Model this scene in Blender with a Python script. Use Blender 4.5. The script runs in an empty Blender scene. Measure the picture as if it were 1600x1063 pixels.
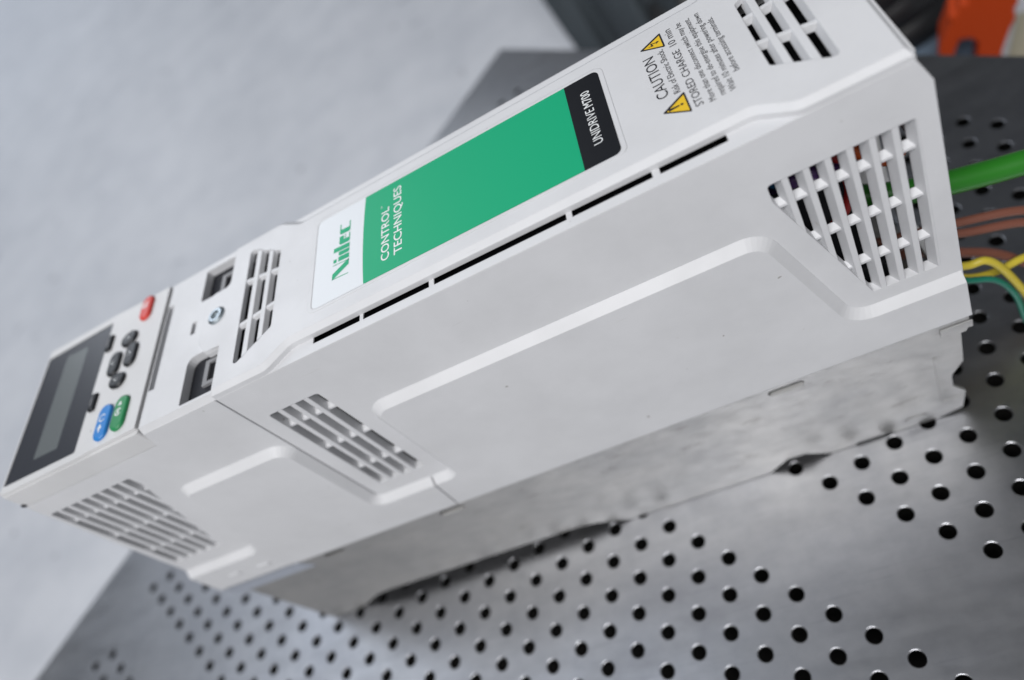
import bpy, bmesh, math, random
from mathutils import Matrix, Vector
random.seed(7)
S = 0.001                                   # everything below is written in millimetres
scene = bpy.context.scene
col = scene.collection

# ------------------------------------------------------------------ camera
CAM = Vector((309.99, -160.78, 341.88))
RIGHT = Vector((0.86399106, -0.10120875, -0.49323041))
DOWN = Vector((-0.3811617, -0.77153276, -0.50936525))
FWD = Vector((-0.3289912, 0.62808757, -0.7051743))
FPX = 1165.35
cd = bpy.data.cameras.new('camera')
cd.sensor_width = 36.0
cd.lens = FPX / 1600 * 36
cd.clip_start = 0.01
cd.clip_end = 60
cd.dof.use_dof = True
cd.dof.focus_distance = 0.245
cd.dof.aperture_fstop = 4.8
cam = bpy.data.objects.new('camera', cd)
col.objects.link(cam)
m = Matrix.Identity(4)
for r in range(3):
    m[r][0] = RIGHT[r]; m[r][1] = -DOWN[r]; m[r][2] = -FWD[r]; m[r][3] = CAM[r] * S
cam.matrix_world = m
scene.camera = cam

# ------------------------------------------------------------------ light
w = bpy.data.worlds.new('World'); scene.world = w; w.use_nodes = True
bg = w.node_tree.nodes['Background']
bg.inputs[0].default_value = (0.88, 0.93, 1.0, 1)
bg.inputs[1].default_value = 0.055

def area(name, loc, target, sx, sy, power, color):
    l = bpy.data.lights.new(name, 'AREA'); l.shape = 'RECTANGLE'; l.size = sx; l.size_y = sy
    l.energy = power; l.color = color
    o = bpy.data.objects.new(name, l); col.objects.link(o)
    o.location = loc
    o.rotation_euler = (Vector(target) - Vector(loc)).to_track_quat('-Z', 'Y').to_euler()
    return o
area('soft_light', (0.05, -1.80, 2.6), (0.18, 0.04, 0.1), 2.2, 1.2, 97, (0.985, 0.98, 0.985))
area('soft_light', (-1.75, 2.1, 2.8), (-1.75, 2.1, 0), 2.7, 3.8, 48, (0.85, 0.91, 1.0))  # broad panel standing in for the unseen white ceiling
area('soft_light', (-3.6, 4.6, 2.8), (-3.2, 4.0, 0), 2.4, 3.0, 75, (0.85, 0.91, 1.0))  # unseen light added to brighten the far floor

vs = scene.view_settings
vs.view_transform = 'Standard'; vs.look = 'None'; vs.gamma = 1.0; vs.exposure = 0.0
vs.use_curve_mapping = False
scene.cycles.use_denoising = True
scene.cycles.max_bounces = 8

# ------------------------------------------------------------------ materials
def mat(name, color, rough=0.5, metal=0.0, spec=0.5):
    mt = bpy.data.materials.new(name); mt.use_nodes = True
    b = mt.node_tree.nodes['Principled BSDF']
    b.inputs['Base Color'].default_value = (*color, 1)
    b.inputs['Roughness'].default_value = rough
    b.inputs['Metallic'].default_value = metal
    b.inputs['Specular IOR Level'].default_value = spec
    return mt

def nodes(mt):
    nt = mt.node_tree
    return nt, nt.nodes['Principled BSDF']

def noise(nt, scale, detail=4, rough=0.55, stretch=None, coord='Object'):
    tc = nt.nodes.new('ShaderNodeTexCoord')
    n = nt.nodes.new('ShaderNodeTexNoise')
    n.inputs['Scale'].default_value = scale; n.inputs['Detail'].default_value = detail
    n.inputs['Roughness'].default_value = rough
    if stretch:
        mp = nt.nodes.new('ShaderNodeMapping')
        mp.inputs['Scale'].default_value = stretch[0]
        mp.inputs['Rotation'].default_value = stretch[1]
        nt.links.new(tc.outputs[coord], mp.inputs[0]); nt.links.new(mp.outputs[0], n.inputs['Vector'])
    else:
        nt.links.new(tc.outputs[coord], n.inputs['Vector'])
    return n

def ramp(nt, src, stops):
    r = nt.nodes.new('ShaderNodeValToRGB')
    while len(r.color_ramp.elements) < len(stops): r.color_ramp.elements.new(0.5)
    for e, (p, c) in zip(r.color_ramp.elements, stops):
        e.position = p; e.color = (*c, 1) if not isinstance(c, float) else (c, c, c, 1)
    nt.links.new(src, r.inputs[0]); return r

def mulmix(nt, a, b, fac=1.0):
    x = nt.nodes.new('ShaderNodeMix'); x.data_type = 'RGBA'; x.blend_type = 'MULTIPLY'
    x.inputs[0].default_value = fac
    nt.links.new(a, x.inputs[6]); nt.links.new(b, x.inputs[7]); return x.outputs[2]

def plastic(name, color, rough, radius=0.45, grime=0.10, spec=0.5):
    mt = mat(name, color, rough, 0, spec); nt, b = nodes(mt)
    n1 = noise(nt, 18, 5, 0.65)
    r1 = ramp(nt, n1.outputs[0], [(0.30, tuple(c * (1 - grime) for c in color)), (0.62, color)])
    n2 = noise(nt, 90, 4, 0.6)
    r2 = ramp(nt, n2.outputs[0], [(0.20, (0.80, 0.77, 0.72)), (0.29, (1.0, 1.0, 1.0))])
    n4 = noise(nt, 330, 1, 0.4)
    r4 = ramp(nt, n4.outputs[0], [(0.150, (0.35, 0.32, 0.28)), (0.180, (1.0, 1.0, 1.0))])
    n5 = noise(nt, 60, 3, 0.6, ((1, 12, 12), (0.2, 0.3, 0.5)))
    r5 = ramp(nt, n5.outputs[0], [(0.70, (1.0, 1.0, 1.0)), (0.76, (0.90, 0.89, 0.88))])
    cc = mulmix(nt, r1.outputs[0], r2.outputs[0], 0.8)
    cc = mulmix(nt, cc, r4.outputs[0], 0.7); cc = mulmix(nt, cc, r5.outputs[0], 0.6)
    nt.links.new(cc, b.inputs['Base Color'])
    rr = ramp(nt, n1.outputs[0], [(0.3, rough + 0.1), (0.7, rough - 0.04)])
    nt.links.new(rr.outputs[0], b.inputs['Roughness'])
    g = noise(nt, 2600, 2, 0.5)
    bp = nt.nodes.new('ShaderNodeBump'); bp.inputs['Strength'].default_value = 0.10
    bp.inputs['Distance'].default_value = 0.0001
    nt.links.new(g.outputs[0], bp.inputs['Height'])
    bv = nt.nodes.new('ShaderNodeBevel'); bv.inputs['Radius'].default_value = radius * S; bv.samples = 4
    nt.links.new(bv.outputs[0], bp.inputs['Normal'])
    nt.links.new(bp.outputs[0], b.inputs['Normal'])
    return mt

def steel(name, c0, c1, r0, r1, stretch, bump=0.15, scale=14, lo=0.88, metal=1.0):
    mt = mat(name, c1, r0, metal, 0.4); nt, b = nodes(mt)
    n1 = noise(nt, scale, 6, 0.62)
    n2 = noise(nt, scale * 3, 5, 0.6, stretch)
    rc = ramp(nt, n1.outputs[0], [(0.32, c0), (0.66, c1)])
    rs = ramp(nt, n2.outputs[0], [(0.30, (lo, lo, lo * 1.005)), (0.60, (1, 1, 1))])
    nt.links.new(mulmix(nt, rc.outputs[0], rs.outputs[0], 0.9), b.inputs['Base Color'])
    rr = ramp(nt, n2.outputs[0], [(0.30, r1), (0.70, r0)])
    nt.links.new(rr.outputs[0], b.inputs['Roughness'])
    n3 = noise(nt, scale * 14, 4, 0.6, stretch)
    bp = nt.nodes.new('ShaderNodeBump'); bp.inputs['Strength'].default_value = bump
    bp.inputs['Distance'].default_value = 0.00004
    nt.links.new(n3.outputs[0], bp.inputs['Height'])
    nt.links.new(bp.outputs[0], b.inputs['Normal'])
    return mt

M = {}
M['white'] = plastic('white_plastic', (0.69, 0.695, 0.712), 0.42)
M['keypad'] = plastic('keypad_plastic', (0.67, 0.67, 0.675), 0.40)
M['steel'] = steel('galvanised_steel', (0.37, 0.37, 0.37), (0.46, 0.455, 0.445), 0.46, 0.54, ((1, 2, 2), (0, 0, 0)), 0.0, 30, 0.93, 0.65)
M['table'] = steel('table_sheet_steel', (0.43, 0.435, 0.45), (0.54, 0.545, 0.56), 0.30, 0.40, ((1, 4, 1), (0, 0, 0.45)), 0.05, 7)
nt, b = nodes(M['table'])
base_link = b.inputs['Base Color'].links[0].from_socket
cl = noise(nt, 5, 5, 0.7)
rc_ = ramp(nt, cl.outputs[0], [(0.35, (0.86, 0.87, 0.90)), (0.60, (1.0, 1.0, 1.0))])
scn = noise(nt, 30, 3, 0.5, ((1, 30, 1), (0, 0, 0.95)))
rs_ = ramp(nt, scn.outputs[0], [(0.64, (1.0, 1.0, 1.0)), (0.70, (0.80, 0.80, 0.82))])
sc2 = noise(nt, 40, 2, 0.5, ((1, 45, 1), (0, 0, -0.5)))
rs2 = ramp(nt, sc2.outputs[0], [(0.68, (1.0, 1.0, 1.0)), (0.73, (0.78, 0.78, 0.80))])
fine = noise(nt, 160, 4, 0.7)
rf_ = ramp(nt, fine.outputs[0], [(0.30, (0.90, 0.90, 0.91)), (0.60, (1.0, 1.0, 1.0))])
tcol = mulmix(nt, mulmix(nt, base_link, rc_.outputs[0]), rs_.outputs[0], 0.5)
tcol = mulmix(nt, mulmix(nt, tcol, rs2.outputs[0], 0.6), rf_.outputs[0], 0.8)
nt.links.new(tcol, b.inputs['Base Color'])
nt, b = nodes(M['steel'])
bl_ = b.inputs['Base Color'].links[0].from_socket
sm = noise(nt, 45, 5, 0.75, ((1, 2.5, 2.5), (0.1, 0.4, 0.2)))
rsm = ramp(nt, sm.outputs[0], [(0.30, (0.70, 0.68, 0.66)), (0.40, (1.0, 1.0, 1.0))])
nt.links.new(mulmix(nt, bl_, rsm.outputs[0], 0.8), b.inputs['Base Color'])
M['film'] = mat('blue_film', (0.36, 0.39, 0.45), 0.4)
M['dark'] = mat('dark_inside', (0.008, 0.008, 0.010), 0.8, 0, 0.2)
M['board'] = mat('circuit_board', (0.02, 0.035, 0.03), 0.5)
M['under'] = mat('under_table_shade', (0.010, 0.009, 0.008), 0.8)  # near-black that stands for the shade below the table
M['charcoal'] = plastic('charcoal_plastic', (0.020, 0.021, 0.026), 0.5, 0.3, 0.1, 0.2)
M['socket'] = plastic('socket_grey', (0.26, 0.26, 0.27), 0.45, 0.2, 0.1, 0.3)
M['screen'] = mat('screen_glass', (0.034, 0.037, 0.046), 0.3, 0, 0.3)
M['lcd'] = mat('lcd_glass', (0.135, 0.150, 0.155), 0.25, 0, 0.3)
M['black'] = plastic('button_black', (0.014, 0.015, 0.018), 0.30, 0.6, 0.1, 0.4)
M['red'] = plastic('button_red', (0.66, 0.050, 0.035), 0.36, 0.6)
M['blue'] = plastic('button_blue', (0.020, 0.22, 0.62), 0.36, 0.6)
M['greenb'] = plastic('button_green', (0.018, 0.25, 0.085), 0.36, 0.6)
M['label_white'] = mat('label_white', (0.74, 0.77, 0.80), 0.35, 0, 0.3)
M['label_green'] = mat('label_green', (0.010, 0.385, 0.185), 0.38, 0, 0.15)
M['label_black'] = mat('label_black', (0.010, 0.011, 0.014), 0.36, 0, 0.2)
M['print_white'] = mat('print_white', (0.78, 0.80, 0.80), 0.4)
M['print_black'] = mat('print_black', (0.015, 0.015, 0.02), 0.5)
M['print_yellow'] = mat('print_yellow', (0.80, 0.52, 0.025), 0.45)
M['zinc'] = mat('zinc_screw', (0.42, 0.47, 0.50), 0.42, 1.0)
M['w_green'] = mat('cable_green', (0.022, 0.19, 0.014), 0.42)
M['w_brown'] = mat('wire_brown', (0.20, 0.075, 0.050), 0.42)
M['w_yellow'] = mat('wire_yellow', (0.62, 0.50, 0.05), 0.42)
M['w_teal'] = mat('wire_teal', (0.012, 0.17, 0.115), 0.42)
M['w_purple'] = mat('wire_purple', (0.055, 0.022, 0.10), 0.45)
M['w_red'] = mat('wire_red', (0.42, 0.02, 0.02), 0.45)
M['w_orange'] = mat('wire_orange', (0.70, 0.12, 0.02), 0.45)
M['w_blue'] = mat('wire_blue', (0.01, 0.09, 0.20), 0.45)
M['rubber'] = mat('black_rubber', (0.010, 0.011, 0.013), 0.5)
M['teal_cloth'] = mat('dark_cloth', (0.048, 0.060, 0.070), 0.85)
M['orange'] = mat('orange_paint', (0.47, 0.050, 0.006), 0.6, 0, 0.25)
M['pale_blue'] = mat('pale_blue_card', (0.20, 0.27, 0.36), 0.7)
M['beige'] = mat('beige_card', (0.34, 0.32, 0.24), 0.8)

fl = mat('painted_floor', (0.5, 0.52, 0.56), 0.6); nt, b = nodes(fl)
n1 = noise(nt, 3.0, 6, 0.6); n2 = noise(nt, 26, 4, 0.55)
r1 = ramp(nt, n1.outputs[0], [(0.30, (0.55, 0.565, 0.60)), (0.70, (0.61, 0.625, 0.66))])
r2 = ramp(nt, n2.outputs[0], [(0.265, (0.45, 0.45, 0.48)), (0.315, (1.0, 1.0, 1.0))])
n3 = noise(nt, 11, 6, 0.7); r3 = ramp(nt, n3.outputs[0], [(0.36, (0.86, 0.87, 0.885)), (0.58, (1.0, 1.0, 1.0))])
n4 = noise(nt, 15, 3, 0.5); r4 = ramp(nt, n4.outputs[0], [(0.27, (0.55, 0.56, 0.60)), (0.33, (1.0, 1.0, 1.0))])
fc = mulmix(nt, mulmix(nt, r1.outputs[0], r2.outputs[0], 0.85), r3.outputs[0], 0.9)
nt.links.new(mulmix(nt, fc, r4.outputs[0], 0.6), b.inputs['Base Color'])
M['floor'] = fl

# ------------------------------------------------------------------ helpers
def link(name, me, mt, parent=None, kind=None):
    o = bpy.data.objects.new(name, me); col.objects.link(o)
    if mt is not None: me.materials.clear(); me.materials.append(M[mt])
    if parent is not None: o.parent = parent
    if kind: o['kind'] = kind
    return o

def tag(o, label, cat=None, group=None):
    o['label'] = label
    if cat: o['category'] = cat
    if group: o['group'] = group
    return o

def empty(name, loc=(0, 0, 0)):
    o = bpy.data.objects.new(name, None); col.objects.link(o)
    o.location = Vector(loc) * S; o.empty_display_size = 0.02
    return o

def mk(name, verts, faces, mt, parent=None, smooth=False, recalc=True):
    me = bpy.data.meshes.new(name)
    me.from_pydata([Vector(v) * S for v in verts], [], faces)
    bm = bmesh.new(); bm.from_mesh(me)
    if recalc: bmesh.ops.recalc_face_normals(bm, faces=bm.faces)
    bm.to_mesh(me); bm.free()
    if smooth:
        for p in me.polygons: p.use_smooth = True
    return link(name, me, mt, parent)

def box(name, x0, x1, y0, y1, z0, z1, mt, parent=None, bev=0.0):
    me = bpy.data.meshes.new(name); bm = bmesh.new()
    bmesh.ops.create_cube(bm, size=1.0)
    for v in bm.verts:
        v.co = Vector(((x0 + x1) / 2 + v.co.x * (x1 - x0), (y0 + y1) / 2 + v.co.y * (y1 - y0), (z0 + z1) / 2 + v.co.z * (z1 - z0))) * S
    if bev: bmesh.ops.bevel(bm, geom=bm.edges[:], offset=bev * S, segments=2, affect='EDGES', profile=0.5)
    bm.to_mesh(me); bm.free()
    return link(name, me, mt, parent)

def signed(poly):
    return sum(a[0] * b[1] - b[0] * a[1] for a, b in zip(poly, poly[1:] + poly[:1])) / 2

def rounded(poly, rad, seg=6):
    """poly: list of (a,b); rad: number or list; returns list of points, seg+1 per rounded corner"""
    out = []; n = len(poly)
    for i in range(n):
        r = rad[i] if isinstance(rad, (list, tuple)) else rad
        p = Vector(poly[i]); a = Vector(poly[i - 1]); c = Vector(poly[(i + 1) % n])
        if r <= 0: out.append(tuple(p)); continue
        d1 = (a - p).normalized(); d2 = (c - p).normalized()
        ang = d1.angle(d2); t = r / math.tan(ang / 2)
        t = min(t, (a - p).length * 0.49, (c - p).length * 0.49); rr = t * math.tan(ang / 2)
        bis = (d1 + d2).normalized(); cen = p + bis * (rr / math.sin(ang / 2))
        s = p + d1 * t - cen; e = p + d2 * t - cen
        tot = s.angle_signed(e) if s.length > 1e-9 else 0
        for k in range(seg + 1):
            q = s.copy(); q.rotate(Matrix.Rotation(-tot * k / seg, 2)); out.append(tuple(cen + q))
    return out

def inset(poly, ds):
    """move each edge i (poly[i] -> poly[i+1]) inward by ds[i]"""
    sg = 1 if signed(poly) > 0 else -1; n = len(poly); lines = []
    for i in range(n):
        a = Vector(poly[i]); b2 = Vector(poly[(i + 1) % n]); d = (b2 - a).normalized()
        nrm = Vector((-d.y, d.x)) * sg
        lines.append((a + nrm * ds[i], d))
    out = []
    for i in range(n):
        (p, d), (q, e) = lines[i - 1], lines[i]
        cr = d.x * e.y - d.y * e.x
        if abs(cr) < 1e-6: out.append(tuple(q)); continue
        t = ((q - p).x * e.y - (q - p).y * e.x) / cr
        out.append(tuple(p + d * t))
    return out

PL = {'xy': lambda a, b, h: (a, b, h), 'xz': lambda a, b, h: (a, h, b), 'yz': lambda a, b, h: (h, a, b)}

def fill(outer, holes=()):
    """triangulate a polygon with holes; returns verts, tris (2D)"""
    cu = bpy.data.curves.new('tmp', 'CURVE'); cu.dimensions = '2D'; cu.fill_mode = 'FRONT'
    for lp in (outer, *holes):
        sp = cu.splines.new('POLY'); sp.points.add(len(lp) - 1)
        for pt, q in zip(sp.points, lp): pt.co = (q[0], q[1], 0, 1)
        sp.use_cyclic_u = True
    ob = bpy.data.objects.new('tmp', cu)
    me = ob.to_mesh()
    vs_ = [(v.co.x, v.co.y) for v in me.vertices]; fs = [tuple(p.vertices) for p in me.polygons]
    ob.to_mesh_clear(); bpy.data.objects.remove(ob); bpy.data.curves.remove(cu)
    return vs_, fs

def plate(name, plane, outer, h0, h1, mt, parent=None, holes=(), bev=0.0):
    """flat plate with openings, real thickness"""
    f = PL[plane]; V = []; F = []
    tv, tf = fill(outer, holes)
    for h in (h0, h1):
        o = len(V); V += [f(a, b, h) for a, b in tv]; F += [tuple(o + i for i in t) for t in tf]
    for lp in (outer, *holes):
        o = len(V); n = len(lp)
        V += [f(a, b, h0) for a, b in lp] + [f(a, b, h1) for a, b in lp]
        F += [(o + i, o + (i + 1) % n, o + n + (i + 1) % n, o + n + i) for i in range(n)]
    me = bpy.data.meshes.new(name); me.from_pydata([Vector(v) * S for v in V], [], F)
    bm = bmesh.new(); bm.from_mesh(me)
    bmesh.ops.remove_doubles(bm, verts=bm.verts, dist=1e-6)
    bmesh.ops.dissolve_limit(bm, angle_limit=0.01, verts=bm.verts, edges=bm.edges, delimit=set())
    bmesh.ops.recalc_face_normals(bm, faces=bm.faces)
    if bev:
        ed = [e for e in bm.edges if len(e.link_faces) == 2 and e.calc_face_angle(0) > 0.6]
        bmesh.ops.bevel(bm, geom=ed, offset=bev * S, segments=2, affect='EDGES', profile=0.5, clamp_overlap=True)
    bm.to_mesh(me); bm.free()
    return link(name, me, mt, parent)

def bevel_prism(name, plane, base, top, h0, h1, hb, mt, parent=None):
    """raised panel: base loop from hb to h0, sloping to the top loop at h1 (loops have equal length)"""
    f = PL[plane]; n = len(base); V = []; F = []
    for lp, h in ((base, hb), (base, h0), (top, h1)):
        V += [f(a, b, h) for a, b in lp]
    for k in range(2):
        F += [(k * n + i, k * n + (i + 1) % n, (k + 1) * n + (i + 1) % n, (k + 1) * n + i) for i in range(n)]
    tv, tf = fill(top); o = len(V); V += [f(a, b, h1) for a, b in tv]; F += [tuple(o + i for i in t) for t in tf]
    me = bpy.data.meshes.new(name); me.from_pydata([Vector(v) * S for v in V], [], F)
    bm = bmesh.new(); bm.from_mesh(me)
    bmesh.ops.remove_doubles(bm, verts=bm.verts, dist=1e-6)
    bmesh.ops.recalc_face_normals(bm, faces=bm.faces)
    bm.to_mesh(me); bm.free()
    return link(name, me, mt, parent)

def loft(name, loops, mt, parent=None, cap=False, smooth=False):
    """loops of equal point count, joined by quads"""
    n = len(loops[0]); V = [p for lp in loops for p in lp]; F = []
    for k in range(len(loops) - 1):
        F += [(k * n + i, k * n + (i + 1) % n, (k + 1) * n + (i + 1) % n, (k + 1) * n + i) for i in range(n)]
    if cap: F += [tuple(range(n)), tuple((len(loops) - 1) * n + i for i in range(n))]
    return mk(name, V, F, mt, parent, smooth)

def tube(name, pts, r, mt, parent=None, seg=14, sub=8):
    P = [Vector(p) for p in pts]; Q = []
    for i in range(len(P) - 1):                      # Catmull-Rom
        p0 = P[max(i - 1, 0)]; p1 = P[i]; p2 = P[i + 1]; p3 = P[min(i + 2, len(P) - 1)]
        for k in range(sub):
            t = k / sub
            Q.append(0.5 * ((2 * p1) + (p2 - p0) * t + (2 * p0 - 5 * p1 + 4 * p2 - p3) * t * t + (3 * p1 - p0 - 3 * p2 + p3) * t ** 3))
    Q.append(P[-1]); V = []; F = []; ref = Vector((0.1, 0.2, 1)).normalized()
    for i, q in enumerate(Q):
        d = (Q[min(i + 1, len(Q) - 1)] - Q[max(i - 1, 0)]).normalized()
        a = d.cross(ref).normalized(); b2 = d.cross(a)
        V += [q + (a * math.cos(2 * math.pi * k / seg) + b2 * math.sin(2 * math.pi * k / seg)) * r for k in range(seg)]
    for i in range(len(Q) - 1):
        F += [(i * seg + k, i * seg + (k + 1) % seg, (i + 1) * seg + (k + 1) % seg, (i + 1) * seg + k) for k in range(seg)]
    F += [tuple(range(seg)), tuple((len(Q) - 1) * seg + k for k in range(seg))]
    return mk(name, V, F, mt, parent, True)

def text_mesh(body, bold=False):
    cu = bpy.data.curves.new('t', 'FONT'); cu.body = body; cu.size = 1.0; cu.resolution_u = 3
    if bold: cu.offset = 0.009
    ob = bpy.data.objects.new('t', cu); me = ob.to_mesh()
    V = [v.co.copy() for v in me.vertices]; F = [tuple(p.vertices) for p in me.polygons]
    ob.to_mesh_clear(); bpy.data.objects.remove(ob); bpy.data.curves.remove(cu)
    return V, F

CAPH = max(v.y for v in text_mesh('H')[0])
def lettering(body, x_base, cap, y0, y1, z, mt, parent, bold=False, name='lettering'):
    """text reading along +y, its top towards -x; baseline at x_base"""
    V, F = text_mesh(body, bold)
    a0 = min(v.x for v in V); a1 = max(v.x for v in V)
    sx = (y1 - y0) / (a1 - a0); sy = cap / CAPH
    vv = [(x_base - v.y * sy, y0 + (v.x - a0) * sx, z) for v in V]
    o = mk(name, vv, F, mt, parent, recalc=False)
    if o.data.polygons and o.data.polygons[0].normal.z < 0: o.data.flip_normals()
    return o

def at(u, v, z):
    """photograph pixel -> point on the horizontal plane at height z (mm)"""
    d = RIGHT * ((u - 800) / FPX) + DOWN * ((v - 531.5) / FPX) + FWD
    return CAM + d * ((z - CAM.z) / d.z)

# ------------------------------------------------------------------ setting: floor
FZ = -150.0
g = mk('floor', [(-9000, -9000, FZ), (9000, -9000, FZ), (9000, 14000, FZ), (-9000, 14000, FZ)], [(0, 1, 2, 3)], 'floor')
g['kind'] = 'structure'

# ------------------------------------------------------------------ perforated table
PITCH = 16.5
ROW = PITCH * math.sqrt(3) / 2
T0 = Vector((221.67, -9.65))
UH = Vector((11.71127, -11.62309)).normalized()          # along the hole rows
WH = Vector((-UH.y, UH.x)) * -1.0                        # towards the camera's near left
if WH.dot(Vector((-15.92, -4.33))) < 0: WH = -WH
def tp(s, t, z):
    q = T0 + UH * s + WH * t
    return (q.x, q.y, z)
table = empty('perforated_table', tp(0, 0, FZ))
tag(table, 'grey perforated sheet metal table with staggered round holes under the drive', 'table')
TT = 1.1
def tloc(p):
    return (Vector(p) * S - table.location) / S
S0, S1, TA, TB = -22.6 * PITCH, 34 * PITCH, -21.9 * ROW, 36.6 * ROW
patches = [(-18.62, 16, 0.96), (0.0, 16, 0.0), (18.40, 16, 0.95)]
V = []; F = []
NS = 20; HR = 3.25
def quad(s0, s1, t0, t1):
    o = len(V); V.extend([tp(s0, t0, 0), tp(s1, t0, 0), tp(s1, t1, 0), tp(s0, t1, 0)]); F.append((o, o + 1, o + 2, o + 3))
def sqpt(c, h1, h2):
    k = max(abs(c[0]) / h1, abs(c[1]) / h2); return (c[0] / k, c[1] / k)
angs = sorted([2 * math.pi * k / NS for k in range(NS)] + [math.atan2(y, x) % (2 * math.pi) for x, y in ((PITCH / 2, ROW / 2), (-PITCH / 2, ROW / 2), (-PITCH / 2, -ROW / 2), (PITCH / 2, -ROW / 2))])
tcur = TA
for i0, nrow, fr in patches:
    quad(S0, S1, tcur, (i0 - 0.5) * ROW)
    for r in range(nrow):
        t = (i0 + r) * ROW
        k = math.ceil(-19.62 - (fr + 0.5 * r)); sa = k + fr + 0.5 * r
        sl = []
        while sa < 31: sl.append(sa * PITCH); sa += 1
        quad(S0, sl[0] - PITCH / 2, t - ROW / 2, t + ROW / 2)
        quad(sl[-1] + PITCH / 2, S1, t - ROW / 2, t + ROW / 2)
        for s in sl:
            o = len(V); n = len(angs)
            for a in angs:
                x, y = sqpt((math.cos(a), math.sin(a)), PITCH / 2, ROW / 2); V.append(tp(s + x, t + y, 0))
            for R_, z in ((HR + 0.32, 0), (HR + 0.12, -0.10), (HR, -0.32), (HR, -TT)):
                V.extend(tp(s + R_ * math.cos(a), t + R_ * math.sin(a), z) for a in angs)
            for ring in range(4):
                F.extend((o + ring * n + q, o + ring * n + (q + 1) % n, o + (ring + 1) * n + (q + 1) % n, o + (ring + 1) * n + q) for q in range(n))
    tcur = (i0 + nrow - 0.5) * ROW
quad(S0, S1, tcur, TB)
me = bpy.data.meshes.new('perforated_sheet')
me.from_pydata([tloc(v) * S for v in V], [], F)
bm = bmesh.new(); bm.from_mesh(me); bmesh.ops.recalc_face_normals(bm, faces=bm.faces)
bm.normal_update()
if sum(f.normal.z for f in bm.faces) < 0: bmesh.ops.reverse_faces(bm, faces=bm.faces)
bm.to_mesh(me); bm.free()
sheet = link('perforated_sheet', me, 'table', table)
def tquad_box(name, s0, s1, t0, t1, z0, z1, mt):
    c = [tp(s0, t0, 0), tp(s1, t0, 0), tp(s1, t1, 0), tp(s0, t1, 0)]
    vv = [tloc((p[0], p[1], z)) for z in (z0, z1) for p in c]
    return mk(name, vv, [(0, 1, 2, 3), (4, 5, 6, 7), (0, 1, 5, 4), (1, 2, 6, 5), (2, 3, 7, 6), (3, 0, 4, 7)], mt, table)
for a in ((S0 - 1.6, S0, TA - 1.6, TB), (S1, S1 + 1.6, TA, TB), (S0, S1, TA - 1.6, TA), (S0, S1, TB, TB + 1.6)):
    tquad_box('folded_edge', *a, -28, -0.3, 'table')
tquad_box('shade_board', S0 + 3, S1 - 3, TA + 3, TB - 3, -30, -22, 'under')  # black board added so the shaded space under the holes looks dark
for s in (S0 + 20, S1 - 45):
    for t in (TA + 20, TB - 45):
        tquad_box('leg', s, s + 25, t, t + 25, FZ, -30, 'steel')

# ------------------------------------------------------------------ the drive
drive = empty('motor_drive', (0, 0, 0))
tag(drive, 'white plastic motor drive with keypad and green label lying on its metal back', 'motor drive')
YC = 40.0
YR, YP = 1.7, -1.5                                        # recessed and proud planes of the near side
ZB, ZS, ZL, ZF = 75.0, 186.0, 194.6, 198.0                # bottom of plastic, shoulder, ledge, front

# --- steel chassis
prof = [(12.2, 0.4), (30, 0.4), (36, 1.5), (52, 10.5), (60, 11.5), (178, 10.8), (188, 8.5), (204, 0.5), (276, 0.5), (281, 5), (286, 8.6), (294, 8.2), (304, 0.6),
        (315, 0.5), (316.5, 2.2), (331, 2.0), (332.5, 0.5), (351, 0.5), (361.5, 3.5), (363.4, 17), (359, 24), (359, 33.5), (364, 42), (364.6, 66), (8.0, 66), (12.2, 2)]
prof = prof[:-1]
plate('steel_side', 'xz', prof, 0, 1.6, 'steel', drive)
plate('steel_side', 'xz', prof, 78.4, 80, 'steel', drive)
# upper folded flange with slots
def oblong(x0, x1, zc, r): return rounded([(x0, zc - r), (x1, zc - r), (x1, zc + r), (x0, zc + r)], r * 0.95, 4)
fl_out = [(52, 64.5), (366, 64.5), (367.5, 68), (367.5, ZB + 0.8), (8, ZB + 0.8), (8, 64.5)]
for ya, yb in ((-0.9, 0.0 - 0.05), (80.05, 80.9)):
    plate('steel_flange', 'xz', fl_out, ya, yb, 'steel', drive,
          holes=[oblong(135, 148, 70.6, 1.9), oblong(292, 306.5, 70.3, 1.7), oblong(66, 78, 70.8, 1.6)] if ya < 0 else [])
for x0, x1, z in ((136, 147.4, 69.6), (293, 306, 69.4)):
    tab = mk('steel_tab', [(x0, -0.4, z - 1.2), (x1, -0.4, z - 1.2), (x1, -2.0, z + 0.2), (x0, -2.0, z + 0.2), (x0, -0.4, z + 0.6), (x1, -0.4, z + 0.6)],
             [(0, 1, 2, 3), (3, 2, 5, 4), (0, 3, 4), (1, 2, 5)], 'steel', drive)
box('steel_tab', 357, 368.5, -1.6, -0.95, 67.2, 71.5, 'steel', drive, 0.3)
plate('film_strip', 'xz', [(2.5, 66), (56, 66.2), (50, ZB + 0.4), (3, ZB + 0.4)], -1.5, -0.95, 'film', drive)
box('heat_sink', 16, 352, 4, 76, 13, 66, 'dark', drive)
box('steel_end', 13.5, 15.5, 1.7, 78.3, 0.0, 65.8, 'steel', drive)
box('steel_end', 352.5, 354.5, 1.7, 78.3, 0.0, 65.8, 'steel', drive)
box('steel_deck', 9, 364, 1.7, 78.3, 66.2, 68.0, 'steel', drive)
box('steel_seam', 58, 352, -0.25, 0.1, 63.5, 64.3, 'socket', drive)
# seams and a dent line in the steel side
box('steel_seam', 353.4, 354.6, -0.35, 0.4, 14.5, 52, 'steel', drive, 0.15)
box('steel_seam', 354.4, 361.5, -0.35, 0.4, 13.6, 14.6, 'steel', drive, 0.15)
plate('steel_stamp', 'xz', rounded([(338, 5), (347, 5), (347, 9), (338, 9)], 1.8, 4), -0.5, 0.3, 'steel', drive)

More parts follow.
